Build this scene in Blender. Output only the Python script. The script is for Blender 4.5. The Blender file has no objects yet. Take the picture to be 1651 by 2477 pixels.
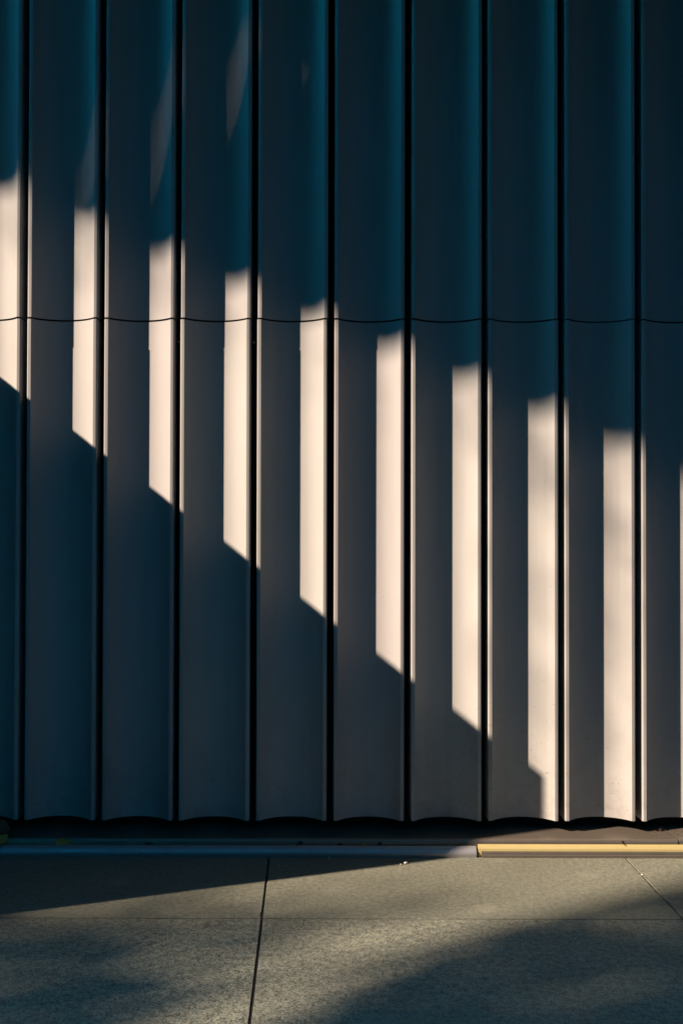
import bpy, bmesh, math, random
from mathutils import Vector, Matrix, noise
random.seed(7)
scene = bpy.context.scene
col = scene.collection

# ------------------------------------------------------------------ camera, light, exposure
F_PX, W_PX, H_PX = 2500.0, 1651.0, 2477.0
cam_d = bpy.data.cameras.new('camera')
cam = bpy.data.objects.new('camera', cam_d); col.objects.link(cam)
cam_d.sensor_fit = 'VERTICAL'; cam_d.sensor_height = 36.0
cam_d.lens = 36.0 * F_PX / H_PX
PITCH = math.radians(0.85); ROLL = math.radians(-0.15)
cam.location = (0, -4.15, 1.3)
cam.matrix_world = (Matrix.Translation(cam.location) @ Matrix.Rotation(math.pi/2 + PITCH, 4, 'X')
                    @ Matrix.Rotation(-ROLL, 4, 'Z'))
cam_d.shift_x = 80.5 / H_PX
cam_d.shift_y = (26.5 - F_PX * math.tan(PITCH)) / H_PX
cam_d.clip_end = 3000
scene.camera = cam

SX, SY, SZ = 2.65, 1.0, -1.93                       # the way the sunlight travels
sun_dir = Vector((SX, SY, SZ)).normalized()
sun_d = bpy.data.lights.new('sun', 'SUN'); sun = bpy.data.objects.new('sun', sun_d); col.objects.link(sun)
sun.rotation_euler = sun_dir.to_track_quat('-Z', 'Y').to_euler()
sun_d.energy = 2.4; sun_d.angle = math.radians(0.53); sun_d.color = (1.0, 0.79, 0.63)

world = bpy.data.worlds.new('World'); scene.world = world; world.use_nodes = True
wn = world.node_tree.nodes; wl = world.node_tree.links; wn.clear()
sky = wn.new('ShaderNodeTexSky'); sky.sky_type = 'NISHITA'; sky.sun_disc = False
sky.sun_elevation = math.asin(-sun_dir.z); sky.sun_rotation = math.atan2(-SX, -SY)
sky.air_density = 1.0; sky.dust_density = 0.2; sky.ozone_density = 4.0
tint = wn.new('ShaderNodeMix'); tint.data_type = 'RGBA'; tint.blend_type = 'MULTIPLY'
tint.inputs[0].default_value = 1.0; tint.inputs[7].default_value = (0.0, 0.75, 0.94, 1)
bg = wn.new('ShaderNodeBackground'); bg.inputs[1].default_value = 0.14
wo = wn.new('ShaderNodeOutputWorld')
wl.new(sky.outputs[0], tint.inputs[6]); wl.new(tint.outputs[2], bg.inputs[0]); wl.new(bg.outputs[0], wo.inputs[0])

scene.view_settings.view_transform = 'Standard'; scene.view_settings.look = 'None'
scene.view_settings.exposure = 2.52; scene.view_settings.gamma = 1.0
scene.view_settings.use_curve_mapping = False
scene.cycles.sample_clamp_indirect = 4.0

# ------------------------------------------------------------------ helpers
def tag(o, label=None, cat=None, group=None, kind=None):
    for k, v in (('label', label), ('category', cat), ('group', group), ('kind', kind)):
        if v: o[k] = v
    return o
def empty(name, loc=(0, 0, 0), rz=0):
    o = bpy.data.objects.new(name, None); col.objects.link(o); o.location = loc; o.rotation_euler.z = rz
    o.empty_display_size = .1
    return o
def link_mesh(name, me, m=None, parent=None, loc=None):
    o = bpy.data.objects.new(name, me); col.objects.link(o)
    if m and not me.materials: me.materials.append(m)
    if parent: o.parent = parent
    if loc: o.location = loc
    return o
def from_bm(name, bm, m=None, parent=None, loc=None, smooth=None):
    bmesh.ops.recalc_face_normals(bm, faces=bm.faces)
    me = bpy.data.meshes.new(name); bm.to_mesh(me); bm.free()
    if smooth is not None: smooth_by_angle(me, smooth)
    return link_mesh(name, me, m, parent, loc)
def smooth_by_angle(me, deg):
    me.shade_smooth()
    me.set_sharp_from_angle(angle=math.radians(deg))
def box(bm, x0, x1, y0, y1, z0, z1, bev=0, seg=2):
    r = bmesh.ops.create_cube(bm, size=1)
    vs = r['verts']
    for v in vs:
        v.co = Vector(((x0+x1)/2 + v.co.x*(x1-x0), (y0+y1)/2 + v.co.y*(y1-y0), (z0+z1)/2 + v.co.z*(z1-z0)))
    if bev:
        es = list({e for v in vs for e in v.link_edges})
        bmesh.ops.bevel(bm, geom=es, offset=bev, segments=seg, profile=.5, affect='EDGES')
def extrude_profile(pts, a, b, axis='z', closed=True):
    """solid prism of a 2-D outline; axis z: pts are (x, y); axis x: pts are (y, z)"""
    bm = bmesh.new()
    def P(p, s): return (p[0], p[1], s) if axis == 'z' else (s, p[0], p[1])
    A = [bm.verts.new(P(p, a)) for p in pts]; B = [bm.verts.new(P(p, b)) for p in pts]
    n = len(pts)
    for i in range(n):
        j = (i+1) % n
        bm.faces.new((A[i], A[j], B[j], B[i]))
    f1 = bm.faces.new(A); f2 = bm.faces.new(B)
    bm.normal_update()
    bmesh.ops.triangulate(bm, faces=[f1, f2])
    return bm

# ------------------------------------------------------------------ materials
class NT:
    def __init__(s, name):
        s.m = bpy.data.materials.new(name); s.m.use_nodes = True
        s.n = s.m.node_tree.nodes; s.l = s.m.node_tree.links
        s.p = s.n['Principled BSDF']
        s.tc = s.n.new('ShaderNodeTexCoord')
        s.geo = s.n.new('ShaderNodeNewGeometry')
    def noise(s, scale, detail=3, rough=.55, vec=None, stretch=None):
        t = s.n.new('ShaderNodeTexNoise'); t.inputs['Scale'].default_value = scale
        t.inputs['Detail'].default_value = detail; t.inputs['Roughness'].default_value = rough
        v = vec or s.geo.outputs['Position']
        if stretch:
            mp = s.n.new('ShaderNodeMapping'); mp.inputs['Scale'].default_value = stretch
            s.l.new(v, mp.inputs[0]); v = mp.outputs[0]
        s.l.new(v, t.inputs['Vector']); return t.outputs['Fac']
    def voro(s, scale, stretch=None, feature='F1'):
        t = s.n.new('ShaderNodeTexVoronoi'); t.inputs['Scale'].default_value = scale; t.feature = feature
        v = s.geo.outputs['Position']
        if stretch:
            mp = s.n.new('ShaderNodeMapping'); mp.inputs['Scale'].default_value = stretch
            s.l.new(v, mp.inputs[0]); v = mp.outputs[0]
        s.l.new(v, t.inputs['Vector']); return t
    def ramp(s, fac, a, b, ca=(0, 0, 0, 1), cb=(1, 1, 1, 1)):
        r = s.n.new('ShaderNodeValToRGB'); s.l.new(fac, r.inputs[0])
        r.color_ramp.elements[0].position = a; r.color_ramp.elements[0].color = ca
        r.color_ramp.elements[1].position = b; r.color_ramp.elements[1].color = cb
        return r.outputs[0]
    def mapr(s, v, a, b, c=0., d=1.):
        r = s.n.new('ShaderNodeMapRange'); s.l.new(v, r.inputs[0])
        for i, q in enumerate((a, b, c, d)): r.inputs[i+1].default_value = q
        return r.outputs[0]
    def math(s, op, a, b):
        r = s.n.new('ShaderNodeMath'); r.operation = op
        for i, q in enumerate((a, b)):
            if isinstance(q, (int, float)): r.inputs[i].default_value = q
            else: s.l.new(q, r.inputs[i])
        return r.outputs[0]
    def mix(s, fac, a, b):
        r = s.n.new('ShaderNodeMix'); r.data_type = 'RGBA'
        for i, q in ((0, fac), (6, a), (7, b)):
            if isinstance(q, (int, float)): r.inputs[i].default_value = q
            elif isinstance(q, tuple): r.inputs[i].default_value = q
            else: s.l.new(q, r.inputs[i])
        return r.outputs[2]
    def xyz(s):
        r = s.n.new('ShaderNodeSeparateXYZ'); s.l.new(s.geo.outputs['Position'], r.inputs[0]); return r.outputs
    def bump(s, h, strength, dist):
        b = s.n.new('ShaderNodeBump'); b.inputs['Strength'].default_value = strength
        b.inputs['Distance'].default_value = dist; s.l.new(h, b.inputs['Height']); s.l.new(b.outputs[0], s.p.inputs['Normal'])
    def base(s, c, rough=.5, metal=0., spec=None):
        if isinstance(c, tuple): s.p.inputs['Base Color'].default_value = c
        else: s.l.new(c, s.p.inputs['Base Color'])
        if isinstance(rough, (int, float)): s.p.inputs['Roughness'].default_value = rough
        else: s.l.new(rough, s.p.inputs['Roughness'])
        s.p.inputs['Metallic'].default_value = metal
        if spec is not None: s.p.inputs['Specular IOR Level'].default_value = spec
        return s.m

def rgba(r, g, b): return (r, g, b, 1)

def panel_material():
    t = NT('cream_coated_metal')
    z = t.xyz()[2]
    low = t.mapr(z, .05, .75, 1, 0)                           # splashes reach the foot of the panels
    oi = t.n.new('ShaderNodeObjectInfo')
    base = t.mix(oi.outputs['Random'], rgba(.297, .282, .276), rgba(.322, .316, .296))
    cloud = t.noise(3.2, 4, .6, stretch=(1, 1, .5))
    base = t.mix(t.mapr(cloud, .35, .7, 0, .45), base, rgba(0.262, 0.256, 0.241))
    streak = t.noise(22, 3, .6, stretch=(1, 1, .03))
    base = t.mix(t.mapr(streak, .48, .75, 0, .32), base, rgba(0.231, 0.223, 0.206))
    grime = t.math('MULTIPLY', t.mapr(t.noise(9, 5, .7), .45, .7, 0, 1), t.math('POWER', low, 2.0))
    base = t.mix(t.math('MULTIPLY', grime, .65), base, rgba(0.168, 0.150, 0.126))
    # specks
    v1 = t.voro(26); keep = t.mapr(t.noise(2.6, 2), .52, .60)
    sp = t.math('MULTIPLY', t.mapr(v1.outputs['Distance'], .035, .06, 1, 0), keep)
    v2 = t.voro(48, stretch=(1, 1, .8))
    sp2 = t.math('MULTIPLY', t.mapr(v2.outputs['Distance'], .07, .13, 1, 0),
                 t.math('MULTIPLY', t.mapr(t.noise(7, 2), .49, .56), t.mapr(z, .15, .9, 1, 0)))
    # short horizontal scuffs
    v3 = t.voro(10, stretch=(1.2, 1.2, 7)); wob = t.mapr(t.noise(60, 3), .45, .55)
    sc = t.math('MULTIPLY', t.mapr(v3.outputs['Distance'], .10, .16, 1, 0),
                t.math('MULTIPLY', t.math('MULTIPLY', t.mapr(t.noise(5, 2), .47, .54), wob), t.mapr(z, .3, .8, 1, 0)))
    marks = t.math('MAXIMUM', sp, t.math('MAXIMUM', sp2, sc))
    base = t.mix(t.math('MULTIPLY', marks, .8), base, rgba(.10, .085, .07))
    rough = t.mapr(t.noise(14, 4), .3, .7, .50, .64)
    fine = t.noise(900, 2); wave = t.noise(5, 2, stretch=(1, 1, .35))
    t.bump(t.math('ADD', t.math('MULTIPLY', fine, .012), t.math('MULTIPLY', wave, .8)), .6, .004)
    return t.base(base, rough, 0., .32)

def granite(name, c0, c1, c2, grain, amt, bumpd):
    t = NT(name)
    oi = t.n.new('ShaderNodeObjectInfo')
    g = t.noise(grain, 3, .65); g2 = t.noise(grain*.33, 3, .6)
    mixg = t.math('ADD', t.math('MULTIPLY', g, .62), t.math('MULTIPLY', g2, .38))
    col_ = t.mix(t.mapr(mixg, .5-amt, .5+amt), c0, c1)
    v = t.voro(grain*.9); col_ = t.mix(t.math('MULTIPLY', t.mapr(v.outputs['Distance'], .12, .3, 1, 0), t.mapr(g2, .45, .6, 0, .75)), col_, c2)
    stain = t.noise(1.7, 5, .62)
    col_ = t.mix(t.mapr(stain, .42, .72, 0, .38), col_, rgba(c0[0]*.8, c0[1]*.8, c0[2]*.78))
    col_ = t.mix(t.math('MULTIPLY', oi.outputs['Random'], .18), col_, c0)
    vs = t.voro(3.1); col_ = t.mix(t.mapr(vs.outputs['Distance'], .10, .17, .25, 0), col_, c2)
    t.bump(t.math('ADD', t.math('MULTIPLY', g, .8), t.math('MULTIPLY', t.noise(grain*.2, 2), .4)), .8, bumpd)
    return t.base(col_, t.mapr(g, .3, .7, .62, .85), 0., .4)

def plain(name, c, rough=.6, metal=0., var=.15, scale=6, bump=.001, spec=.5):
    t = NT(name)
    n = t.noise(scale, 5, .6)
    dark = rgba(c[0]*(1-var*2), c[1]*(1-var*2), c[2]*(1-var*2))
    b = t.mix(t.mapr(n, .35, .7), rgba(*c), dark)
    t.bump(t.noise(scale*12, 3), .5, bump)
    return t.base(b, t.mapr(n, .3, .7, rough*.85, min(1, rough*1.15)), metal, spec)

def brushed(name, c, rough, metal, dirt):
    t = NT(name)
    br = t.noise(60, 4, .7, stretch=(.04, 4, 4))
    b = t.mix(t.mapr(br, .35, .7, 0, .35), rgba(*c), rgba(c[0]*.7, c[1]*.7, c[2]*.7))
    d = t.noise(18, 5, .7)
    b = t.mix(t.mapr(d, .52, .72, 0, dirt), b, rgba(.12, .10, .08))
    v = t.voro(40); b = t.mix(t.math('MULTIPLY', t.mapr(v.outputs['Distance'], .06, .1, 1, 0), t.mapr(t.noise(5, 2), .5, .6, 0, .9)), b, rgba(.08, .06, .045))
    t.bump(br, .35, .0012)
    return t.base(b, t.mapr(d, .3, .7, rough*.8, rough*1.25), metal, .5)

M_panel = panel_material()
M_back = plain('black_membrane', (.012, .012, .013), .9, scale=10)
M_fine = granite('fine_grained_stone', rgba(0.095, 0.098, 0.074), rgba(0.175, 0.179, 0.132), rgba(0.237, 0.240, 0.186), 170, .06, .0020)
M_coarse = granite('coarse_flamed_stone', rgba(0.054, 0.057, 0.048), rgba(0.246, 0.251, 0.184), rgba(0.025, 0.026, 0.026), 135, .10, .0034)
M_bed = plain('joint_sand', (.016, .015, .013), .95, scale=60, bump=.002)
M_flash = brushed('dark_anodised_sheet', (.17, .145, .115), .36, .55, .35)
M_alu = brushed('weathered_aluminium', (.30, .30, .30), .45, .5, .25)
M_pale = brushed('pale_yellow_coated_metal', (.46, .375, .16), .36, .2, .18)
M_conc = plain('dark_render', (.02, .02, .02), .85, scale=3, bump=.003)
M_soffit = plain('grey_soffit', (.035, .036, .038), .7, scale=2)
M_ground = plain('paved_ground', (.035, .033, .03), .9, scale=4, bump=.003)
M_bark = plain('bark', (.07, .05, .035), .9, scale=9, bump=.01)
M_leaf = plain('foliage', (.055, .075, .03), .6, scale=3)
M_dry = plain('dry_leaf', (.42, .22, .03), .7, scale=40)
M_brown = plain('brown_leaf', (.16, .085, .035), .8, scale=40)
M_glassd = plain('dark_glazing', (.03, .035, .04), .2, scale=1, bump=0)
M_groove = plain('weathered_steel', (.10, .088, .065), .6, .3, scale=14)
M_stone = plain('pale_pebble', (.62, .58, .52), .8, scale=60)
M_moss = plain('mossy_stone', (.085, .06, .04), .9, scale=40, bump=.003)

# ------------------------------------------------------------------ ground
GZ = -.035
bm = bmesh.new()
S = 400
vs = [bm.verts.new(p) for p in ((-S, -S, GZ), (S, -S, GZ), (S, S, GZ), (-S, S, GZ))]
bm.faces.new(vs)
tag(from_bm('ground', bm, M_ground), kind='structure')

# pavement of large stone slabs
pave = empty('pavement'); tag(pave, kind='structure')
bm = bmesh.new(); box(bm, -9.9, 9.7, -9.0, .35, GZ+.004, -.005)
from_bm('bedding', bm, M_bed, pave)
SW = 1.385; XJ = -.1485
rows = [(-.095, -.7285, M_fine), (-.7375, -1.96, M_coarse), (-1.963, -2.80, M_fine), (-2.803, -3.88, M_coarse),
        (-3.883, -4.96, M_fine), (-4.963, -6.04, M_coarse), (-6.043, -7.1, M_fine)]
def slab_mesh(w, d, seed, m):
    """a slab with slightly crumbled arrises"""
    bm = bmesh.new(); rnd = random.Random(seed)
    nx, ny = 46, 20
    def edge_pts():
        pts = []
        for i in range(nx): pts.append((-w/2 + w*i/nx, -d/2))
        for i in range(ny): pts.append((w/2, -d/2 + d*i/ny))
        for i in range(nx): pts.append((w/2 - w*i/nx, d/2))
        for i in range(ny): pts.append((-w/2, d/2 - d*i/ny))
        return pts
    P = edge_pts(); top = []; mid = []; bot = []
    for (x, y) in P:
        k = .0004 + .0006*rnd.random() + (.0045*rnd.random() if rnd.random() < .09 else 0)
        ix = x - math.copysign(min(k, abs(x)), x) if abs(abs(x)-w/2) < 1e-6 else x
        iy = y - math.copysign(min(k, abs(y)), y) if abs(abs(y)-d/2) < 1e-6 else y
        top.append(bm.verts.new((ix, iy, 0))); mid.append(bm.verts.new((x, y, -k*.9))); bot.append(bm.verts.new((x, y, -.03)))
    n = len(P)
    for i in range(n):
        j = (i+1) % n
        bm.faces.new((top[i], top[j], mid[j], mid[i])); bm.faces.new((mid[i], mid[j], bot[j], bot[i]))
    bm.faces.new(top)
    bmesh.ops.recalc_face_normals(bm, faces=bm.faces)
    me = bpy.data.meshes.new('paving_slab'); bm.to_mesh(me); bm.free(); me.materials.append(m); return me
for ri, (y0, y1, m) in enumerate(rows):
    for k in range(-5, 6):
        gap = .0032
        gl = .0042 if k == 0 else .0036
        gr = .0042 if k == -1 else .0036
        xa, xb = XJ + SW*k + gl, XJ + SW*(k+1) - gr
        if ri == 1 and k == 0: xa += .001
        me = slab_mesh(xb-xa, y0-y1, ri*31+k, m)
        o = link_mesh('paving_slab', me, None, pave, ((xa+xb)/2, (y0+y1)/2, random.uniform(-.0012, .0006)))

# ------------------------------------------------------------------ fluted cladding
MOD, X0 = .3087, -1.144
PW = MOD - .0265; HW = PW/2; LIP = .0155; RC = .006; DEP = .095; ARC_W = PW - 2*LIP; SAG = .063; TH = .003
JZ = 2.123; JG = .0035
def outline():
    R = (ARC_W*ARC_W/4 + SAG*SAG) / (2*SAG)
    pts = [(-HW, DEP)]
    for i in range(7):
        a = math.pi/2*i/6
        pts.append((-HW+RC-RC*math.cos(a), RC-RC*math.sin(a)))
    xa = HW-LIP; a0 = math.asin(ARC_W/2/R)
    for i in range(49):
        a = -a0 + 2*a0*i/48
        pts.append((R*math.sin(a), SAG - R + R*math.cos(a)))
    for i in range(7):
        a = math.pi/2*(6-i)/6
        pts.append((HW-RC+RC*math.cos(a), RC-RC*math.sin(a)))
    pts.append((HW, DEP))
    return pts
def panel_mesh(z0, z1):
    o = outline(); n = len(o)
    inner = []
    for i in range(n):
        p = Vector(o[i]); a = Vector(o[max(i-1, 0)]); b = Vector(o[min(i+1, n-1)])
        d = (b-a).normalized(); nrm = Vector((-d.y, d.x))
        inner.append(tuple(p + nrm*TH))
    pts = o + inner[::-1]
    bm = bmesh.new()
    A = [bm.verts.new((p[0], p[1], z0)) for p in pts]; B = [bm.verts.new((p[0], p[1], z1)) for p in pts]
    N = len(pts)
    for i in range(N):
        j = (i+1) % N
        bm.faces.new((A[i], A[j], B[j], B[i]))
    for i in range(n-1):
        bm.faces.new((A[i], A[i+1], A[N-2-i], A[N-1-i])); bm.faces.new((B[i], B[i+1], B[N-2-i], B[N-1-i]))
    bmesh.ops.recalc_face_normals(bm, faces=bm.faces)
    me = bpy.data.meshes.new('panel'); bm.to_mesh(me); bm.free()
    smooth_by_angle(me, 14); me.materials.append(M_panel)
    return me
ZB = .110
TOP = 6.4
low_me = panel_mesh(ZB, JZ-JG); up_me = panel_mesh(JZ+JG, TOP)
wall = empty('fluted_wall', (0, 0, 0))
tag(wall, 'tall wall of upright concave cream metal panels with dark slots between them', 'wall')
bm = bmesh.new(); box(bm, -2.0, 5.9, .125, .40, 0, TOP+.1)
from_bm('backing', bm, M_back, wall)
bm = bmesh.new()
for k in range(-2, 22):                                        # carrier rails at the back of the slots
    x = X0 + MOD*k; box(bm, x-.012, x+.012, .1, .122, .09, TOP)
o = from_bm('carrier_rail', bm, M_back, wall); o['kind'] = 'stuff'
for k in range(-2, 21):
    x = X0 + MOD*(k+.5)
    for me in (low_me, up_me):
        o = link_mesh('panel', me, None, wall, (x + random.uniform(-.0012, .0012), random.uniform(-.0012, .0012), random.uniform(-.0009, .0009)))
        o.rotation_euler = (random.uniform(-.0005, .0005), random.uniform(-.0005, .0005), random.uniform(-.006, .006))

# ------------------------------------------------------------------ foot of the wall: flashing and edging rails
def sheet(name, prof, x0, x1, m, label, cat, group=None, rz=0, loc=(0, 0, 0)):
    bm = extrude_profile(prof, x0, x1, 'x')
    o = from_bm(name, bm, m, None, loc, smooth=35); o.rotation_euler.z = rz
    return tag(o, label, cat, group)
def flash_prof():
    pts = [(.122, -.012), (.122, .066), (-.062, .0605)]
    for i in range(1, 9):
        a = math.radians(80)*i/8; pts.append((-.062-.014*math.sin(a), .0605-.014*(1-math.cos(a))))
    pts += [(-.0800, .020), (-.0820, -.012)]
    return pts
g = 'metal flashings along the foot of the wall'
sheet('flashing', flash_prof(), -1.205, 1.452, M_flash, 'long dark metal flashing under the panels, its right end in sunlight', 'flashing', g)
sheet('flashing', flash_prof(), 1.456, 5.5, M_flash, 'metal flashing in the right corner, beyond the open joint', 'flashing', g, loc=(0, .004, .0015))
sheet('flashing', flash_prof(), -1.99, -1.215, M_flash, 'dark metal flashing in the left corner beside the mossy stone', 'flashing', g, loc=(0, .02, -.012))

XR = .658
left_prof = [(-.110, -.012), (-.110, .006), (-.1112, .011), (-.1100, .017), (-.1065, .0235), (-.1010, .0300), (-.0945, .0355), (-.0900, .0385), (-.0870, .0390), (-.0850, .0375), (-.0850, -.012)]
sheet('edging_rail', left_prof, -1.99, XR, M_alu, 'long aluminium edging rail with rounded top, mostly in shade', 'rail', 'edging rails between wall and paving')
r = empty('edging_rail', (0, 0, 0)); tag(r, 'pale yellow stepped edging rail in full sun, right of the rail joint', 'rail', 'edging rails between wall and paving')
p_top = [(-.1010, .0300), (-.1000, .0320), (-.0885, .0440), (-.0860, .0450), (-.0845, .0435), (-.0845, -.012), (-.1010, -.012)]
p_lip = [(-.1060, -.012), (-.1060, .0175), (-.1050, .0195), (-.1020, .0225), (-.1013, .0215), (-.1013, -.012)]
p_face = [(-.1110, -.012), (-.1110, .0085), (-.1095, .0105), (-.1063, .0108), (-.1063, -.012)]
for nm, pr, m, a in (('tread', p_top, M_pale, 0), ('lip', p_lip, M_groove, .012), ('skirting', p_face, M_flash, .016)):
    from_bm(nm, extrude_profile(pr, XR+.008+a, 5.2, 'x'), m, r, smooth=35)

# ------------------------------------------------------------------ unseen things outside the frame: casters of the shadows, and added light blockers
rw = empty('return_wall', (-2.1, 0, 0)); tag(rw, 'dark rendered garden wall standing out from the cladding at the far left', 'wall')
XN, HN, DN = -2.0, 2.436, 1.082
bm = bmesh.new(); box(bm, -.1, .1, -DN, .4, -.03, HN-.05, .003); from_bm('wall_body', bm, M_conc, rw)
bm = bmesh.new(); box(bm, -.12, .1, -DN, .4, HN-.048, HN, .002); from_bm('coping', bm, M_conc, rw)

# canopy over the pavement with a skewed front edge
cz = 8.351
e = Vector((1, -.5, 0)).normalized(); p0 = Vector((-8.48, -3.2, cz))
a, b = p0 - e*3.2, p0 + e*7.5
outl = [(a.x, a.y), (b.x, b.y), (b.x+3.5, b.y), (b.x+3.5, 1.0), (a.x, 1.0)]
# a narrow slit, cut into the slab to cast faint streaks of sun
def y_edge(x): return p0.y + (x-p0.x)*e.y/e.x
def y_slit(x): return -2.885 + (x+8.57)*.194
xe = -8.98; xs = -7.14; hw = .0071
xi = next(xe+i*.002 for i in range(400) if y_slit(xe+i*.002)-hw > y_edge(xe+i*.002))
xo = next(xe-.3+i*.002 for i in range(400) if y_slit(xe-.3+i*.002)+hw > y_edge(xe-.3+i*.002))
ys = y_slit(xs); xr = 13.0  # right end carried far out to block the sky there
can = empty('canopy', (0, 0, 0)); tag(can, 'grey canopy slab projecting high over the pavement', 'canopy')
for outl in ([(a.x, a.y), (xo, y_edge(xo)), (xs, ys+hw), (xs, ys), (xr, ys), (xr, 1.0), (a.x, 1.0)],
             [(xi, y_edge(xi)), (b.x, b.y), (xr, b.y), (xr, ys), (xs, ys), (xs, ys-hw)]):
    from_bm('slab', extrude_profile(outl, cz, cz+.05, 'z'), M_soffit, can)

def sunpt(u, v, t): return Vector((u-SX*t, -SY*t, v-SZ*t))
def smooth(a, b, x):
    x = max(0, min(1, (x-a)/(b-a))); return x*x*(3-2*x)
def interp(pts, x):
    if x <= pts[0][0]: return pts[0][1]
    for (a, p), (b, q) in zip(pts, pts[1:]):
        if x <= b: return p + (q-p)*(x-a)/(b-a)
    return pts[-1][1]
def tree(name, t, box_uv, dens, n, trunk_u, label, leaf, seed, spread=.4):
    """a street tree: leaves of the crown scattered in depth, its outline given as it is seen along the sunlight"""
    root = empty(name, (sunpt(trunk_u, 0, t).x, -t, 0)); tag(root, label, 'tree', 'street trees at the left')
    inv = Vector(root.location); rnd = random.Random(seed)
    u0, u1, v0, v1 = box_uv; verts = []; faces = []; cen = []
    k = 0
    for _ in range(n):
        u, v = rnd.uniform(u0, u1), rnd.uniform(v0, v1)
        if rnd.random() > dens(u, v): continue
        k += 1
        q = sunpt(u, v, t + rnd.uniform(-spread, spread)) - inv
        if k % 60 == 0: cen.append(q)
        rot = Matrix.Rotation(rnd.uniform(0, 6.28), 3, 'Z') @ Matrix.Rotation(rnd.uniform(-1.2, 1.2), 3, 'X')
        s = leaf*rnd.uniform(.7, 1.4); b = len(verts)
        verts += [tuple(q + rot @ Vector(w)*s) for w in ((-.5, 0, 0), (0, -.32, .05), (.55, 0, 0), (0, .32, .05))]
        faces.append((b, b+1, b+2, b+3))
    me = bpy.data.meshes.new('crown'); me.from_pydata(verts, [], faces)
    o = link_mesh('crown', me, M_leaf, root); o['kind'] = 'stuff'
    bm = bmesh.new()
    def limb(p, q, r0, r1):
        d = (q-p); rot = d.to_track_quat('Z', 'Y').to_matrix().to_4x4()
        bmesh.ops.create_cone(bm, cap_ends=True, segments=8, radius1=r0, radius2=r1, depth=d.length,
                              matrix=Matrix.Translation((p+q)/2) @ rot)
    mid = sum(cen, Vector())/len(cen)
    fork = Vector((mid.x*.3, mid.y*.3, min(c.z for c in cen)*.75))
    limb(Vector((0, 0, -.05)), fork, .19, .13)
    for c in cen[::max(1, len(cen)//14)]: limb(fork, c, .06, .015)
    from_bm('trunk', bm, M_bark, root)
T1E = [(-4.6, 5.25), (-2.84, 3.74), (-2.05, 3.16), (-1.24, 2.64), (-.65, 2.27), (.2, 2.0), (.9, 1.9), (1.6, 1.85), (2.6, 1.9)]      # v -> u of the crown's left side
def dens1(u, v):
    d = u - interp(T1E, v)
    solid = smooth(-.10, .12, d)
    fringe = .17*smooth(-1.4, -.2, d)*smooth(.2, 1.2, v)
    d2 = v - (2.175-.415*u)                                    # leaves added along the canopy's shadow edge to soften it
    edge_soft = .11*smooth(-.42, -.05, d2)*smooth(.4, .1, d2)
    return max(solid, .6*fringe, edge_soft)
T2E = [(-1, -1.0), (1.07, -1.38), (1.7, -1.50), (2.05, -1.75), (2.63, -2.12), (3.3, -2.66), (4.3, -3.6)]                           # u -> v of its upper side
def dens2(u, v):
    d = interp(T2E, u) - v
    band = .5*smooth(.22, .05, abs(v + 1.50 + 1.57*(u-2.12)))*smooth(1.9, 2.1, u)*smooth(3.2, 2.8, u)
    return max(band, .9*smooth(-.15, .2, d)*(1-.55*smooth(.25, .6, d)), .22*smooth(-.75, -.3, d)*smooth(2.4, 2.0, u))
tree('street_tree', 7.0, (-1.4, 7.0, -4.6, 3.2), dens1, 19000, 5.6, 'taller leafy street tree beyond the left edge of the paving', .13, 3)
tree('street_tree', 8.6, (-.5, 4.3, -4.4, -.2), dens2, 9500, 1.3, 'sparser leafy street tree farther out beyond the left edge of the paving', .12, 4)

def block(name, x0, x1, y0, y1, h, label, m, nx, nz, front='y'):
    """an unseen building added to block light: walls, roof edge and rows of recessed windows on the side towards the wall"""
    root = empty(name, ((x0+x1)/2, (y0+y1)/2, 0)); tag(root, label, 'building')
    a, b = (x1-x0)/2, (y1-y0)/2
    bm = bmesh.new(); box(bm, -a, a, -b, b-.15, -.1, h); from_bm('body', bm, M_glassd, root)
    bm = bmesh.new(); box(bm, -a-.15, a+.15, -b-.15, b+.15, h+.004, h+.4); from_bm('roof', bm, m, root)
    bm = bmesh.new()
    for i in range(nx+1):
        x = -a + 2*a*i/nx; box(bm, max(-a, x-.5), min(a, x+.5), b-.146, b, -.1, h)
    for k in range(nz+1):
        z = h*k/nz
        for i in range(nx):
            xl = -a+2*a*i/nx+.503; xr = -a+2*a*(i+1)/nx-.503
            box(bm, xl, xr, b-.146, b-.01, max(-.1, z-.6), min(h, z+.6))
    from_bm('wall', bm, m, root)
block('light_blocker', -21.5, -6.5, -16, -10, 18, 'tall dark block added beyond the street trees to shade the ground', M_conc, 5, 8)  # added to shade the nearer ground and cut its warm bounce
block('light_blocker', -42, -21.5, -16, -10.2, 15.7, 'lower dark block added at the far left to shade the paving', M_conc, 7, 5)  # added so the open paving at left stays out of the sun
block('low_blocker', -9, -3.9, -1.25, -.05, 3.1, 'low dark block added behind the garden wall to hold off skylight', M_conc, 3, 1)  # added to keep skylight from the left off the lower wall
block('right_blocker', 14, 22, -12.7, .2, 11, 'dark block added far to the right to shut out the sky', M_conc, 3, 4)  # added to block skylight coming from the right
block('light_blocker', -5.5, 20, -26, -14, 13.2, 'long dark block added behind the camera to shut out the sky', M_conc, 9, 5)  # added opposite the wall, its height set to limit skylight

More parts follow.
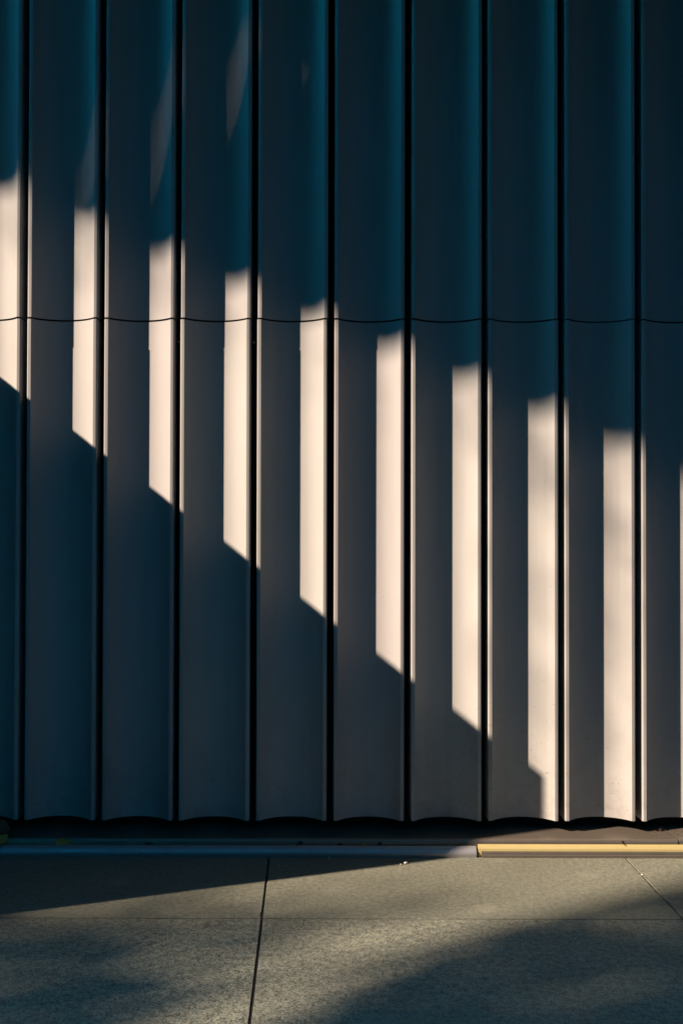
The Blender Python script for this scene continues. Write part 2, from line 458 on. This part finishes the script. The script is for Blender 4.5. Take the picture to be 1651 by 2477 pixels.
# ------------------------------------------------------------------ small things lying about
def leaf_obj(name, loc, size, m, label, rot, curl=.35, seed=1):
    bm = bmesh.new(); rnd = random.Random(seed); n = 7
    rowsv = []
    for i in range(n+1):
        t_ = i/n; w = math.sin(math.pi*min(.98, t_*.93+.05))**.8*.42
        rowv = []
        for j in (-1, -.5, 0, .5, 1):
            x = (t_-.5); y = j*w*(1+.15*rnd.uniform(-1, 1)*(abs(j) == 1))
            z = curl*(abs(j)*w*.8 + (t_-.5)**2*1.1)
            rowv.append(bm.verts.new((x*size, y*size, z*size)))
        rowsv.append(rowv)
    for i in range(n):
        for j in range(4): bm.faces.new((rowsv[i][j], rowsv[i+1][j], rowsv[i+1][j+1], rowsv[i][j+1]))
    r = bmesh.ops.extrude_face_region(bm, geom=bm.faces[:])
    for v in r['geom']:
        if isinstance(v, bmesh.types.BMVert): v.co.z -= .0006
    o = from_bm(name, bm, m, smooth=60); o.location = loc; o.rotation_euler = rot
    return tag(o, label, 'leaf')
def pebble(name, loc, s, m, label, seed, cat='pebble', group=None):
    bm = bmesh.new(); bmesh.ops.create_icosphere(bm, subdivisions=3, radius=1)
    for v in bm.verts:
        k = 1+.28*noise.noise(v.co*1.3+Vector((seed, 0, 0)))+.08*noise.noise(v.co*4+Vector((seed, 3, 0)))
        v.co = Vector((v.co.x*s[0]*k, v.co.y*s[1]*k, v.co.z*s[2]*k))
    o = from_bm(name, bm, m, smooth=50); o.location = loc
    return tag(o, label, cat, group)
leaf_obj('fallen_leaf', (-.955, -.079, .036), .062, M_dry, 'yellow curled leaf standing behind the rail near the left edge', (math.radians(62), math.radians(-12), .15), seed=2)
leaf_obj('fallen_leaf', (1.235, -.086, .049), .026, M_brown, 'tiny reddish brown leaf on the back of the sunlit rail', (math.radians(40), .3, .6), seed=4)
leaf_obj('fallen_leaf', (.225, -.082, .038), .030, M_dry, 'small dry leaf caught behind the rail at the middle', (math.radians(50), .2, 1.0), seed=6)
for x, s, lab in ((-.02, .055, 'dark withered leaf behind the rail, left of the small dry leaf'), (.13, .035, 'small dark withered scrap behind the rail, next left of the small dry leaf'),
                  (.29, .05, 'dark withered leaf behind the rail, just right of the small dry leaf'), (-.62, .045, 'dark withered leaf behind the shaded rail, right of the yellow leaf')):
    leaf_obj('fallen_leaf', (x, -.080, .028), s, M_back, lab, (math.radians(65), .2, random.uniform(-.3, .5)), seed=int(x*100)+50)
pebble('pebble', (.375, -.185, .004), (.007, .005, .004), M_stone, 'white pebble on the pale slab in front of the rail', 1)
pebble('pebble', (.356, -.195, .0015), (.003, .003, .002), M_stone, 'white crumb of stone just left of the white pebble', 5)
pebble('pebble', (.085, -.125, .003), (.006, .004, .003), M_stone, 'small pebble in the shade hard against the rail foot', 2)
pebble('pebble', (-.105, -.22, .001), (.0035, .003, .002), M_stone, 'tiny crumb in shade just right of the long slab joint', 3)
pebble('pebble', (1.238, -.304, .001), (.004, .0035, .003), M_stone, 'small pebble lying in the slanting slab joint', 4)
pebble('mossy_stone', (-1.215, -.05, .095), (.042, .035, .028), M_moss, 'mossy brown stone at the foot of the leftmost panel', 7, 'stone')
leaf_obj('fallen_leaf', (-1.20, -.085, .055), .07, M_dry, 'yellow green leaf below the mossy stone at the left edge', (math.radians(25), -.3, .9), seed=9)
# dry weed at the right end under the last panel
bm = bmesh.new(); rnd = random.Random(5)
for i in range(16):
    p = Vector((rnd.uniform(1.38, 1.55), rnd.uniform(-.03, .02), .064)); d = Vector((rnd.uniform(-1, 1), rnd.uniform(-.8, .2), rnd.uniform(.1, .9))).normalized()
    L = rnd.uniform(.012, .03); s_ = Vector((.0009, 0, .0006))
    q = p + d*L*.5 + Vector((0, 0, .004)); w = p + d*L
    bm.faces.new([bm.verts.new(c) for c in (p-s_, p+s_, q+s_*.7, q-s_*.7)]); bm.faces.new([bm.verts.new(c) for c in (q-s_*.7, q+s_*.7, w)])
tag(from_bm('dry_weed', bm, M_brown), 'wisps of dry weed under the rightmost panel', 'weed', kind='stuff')
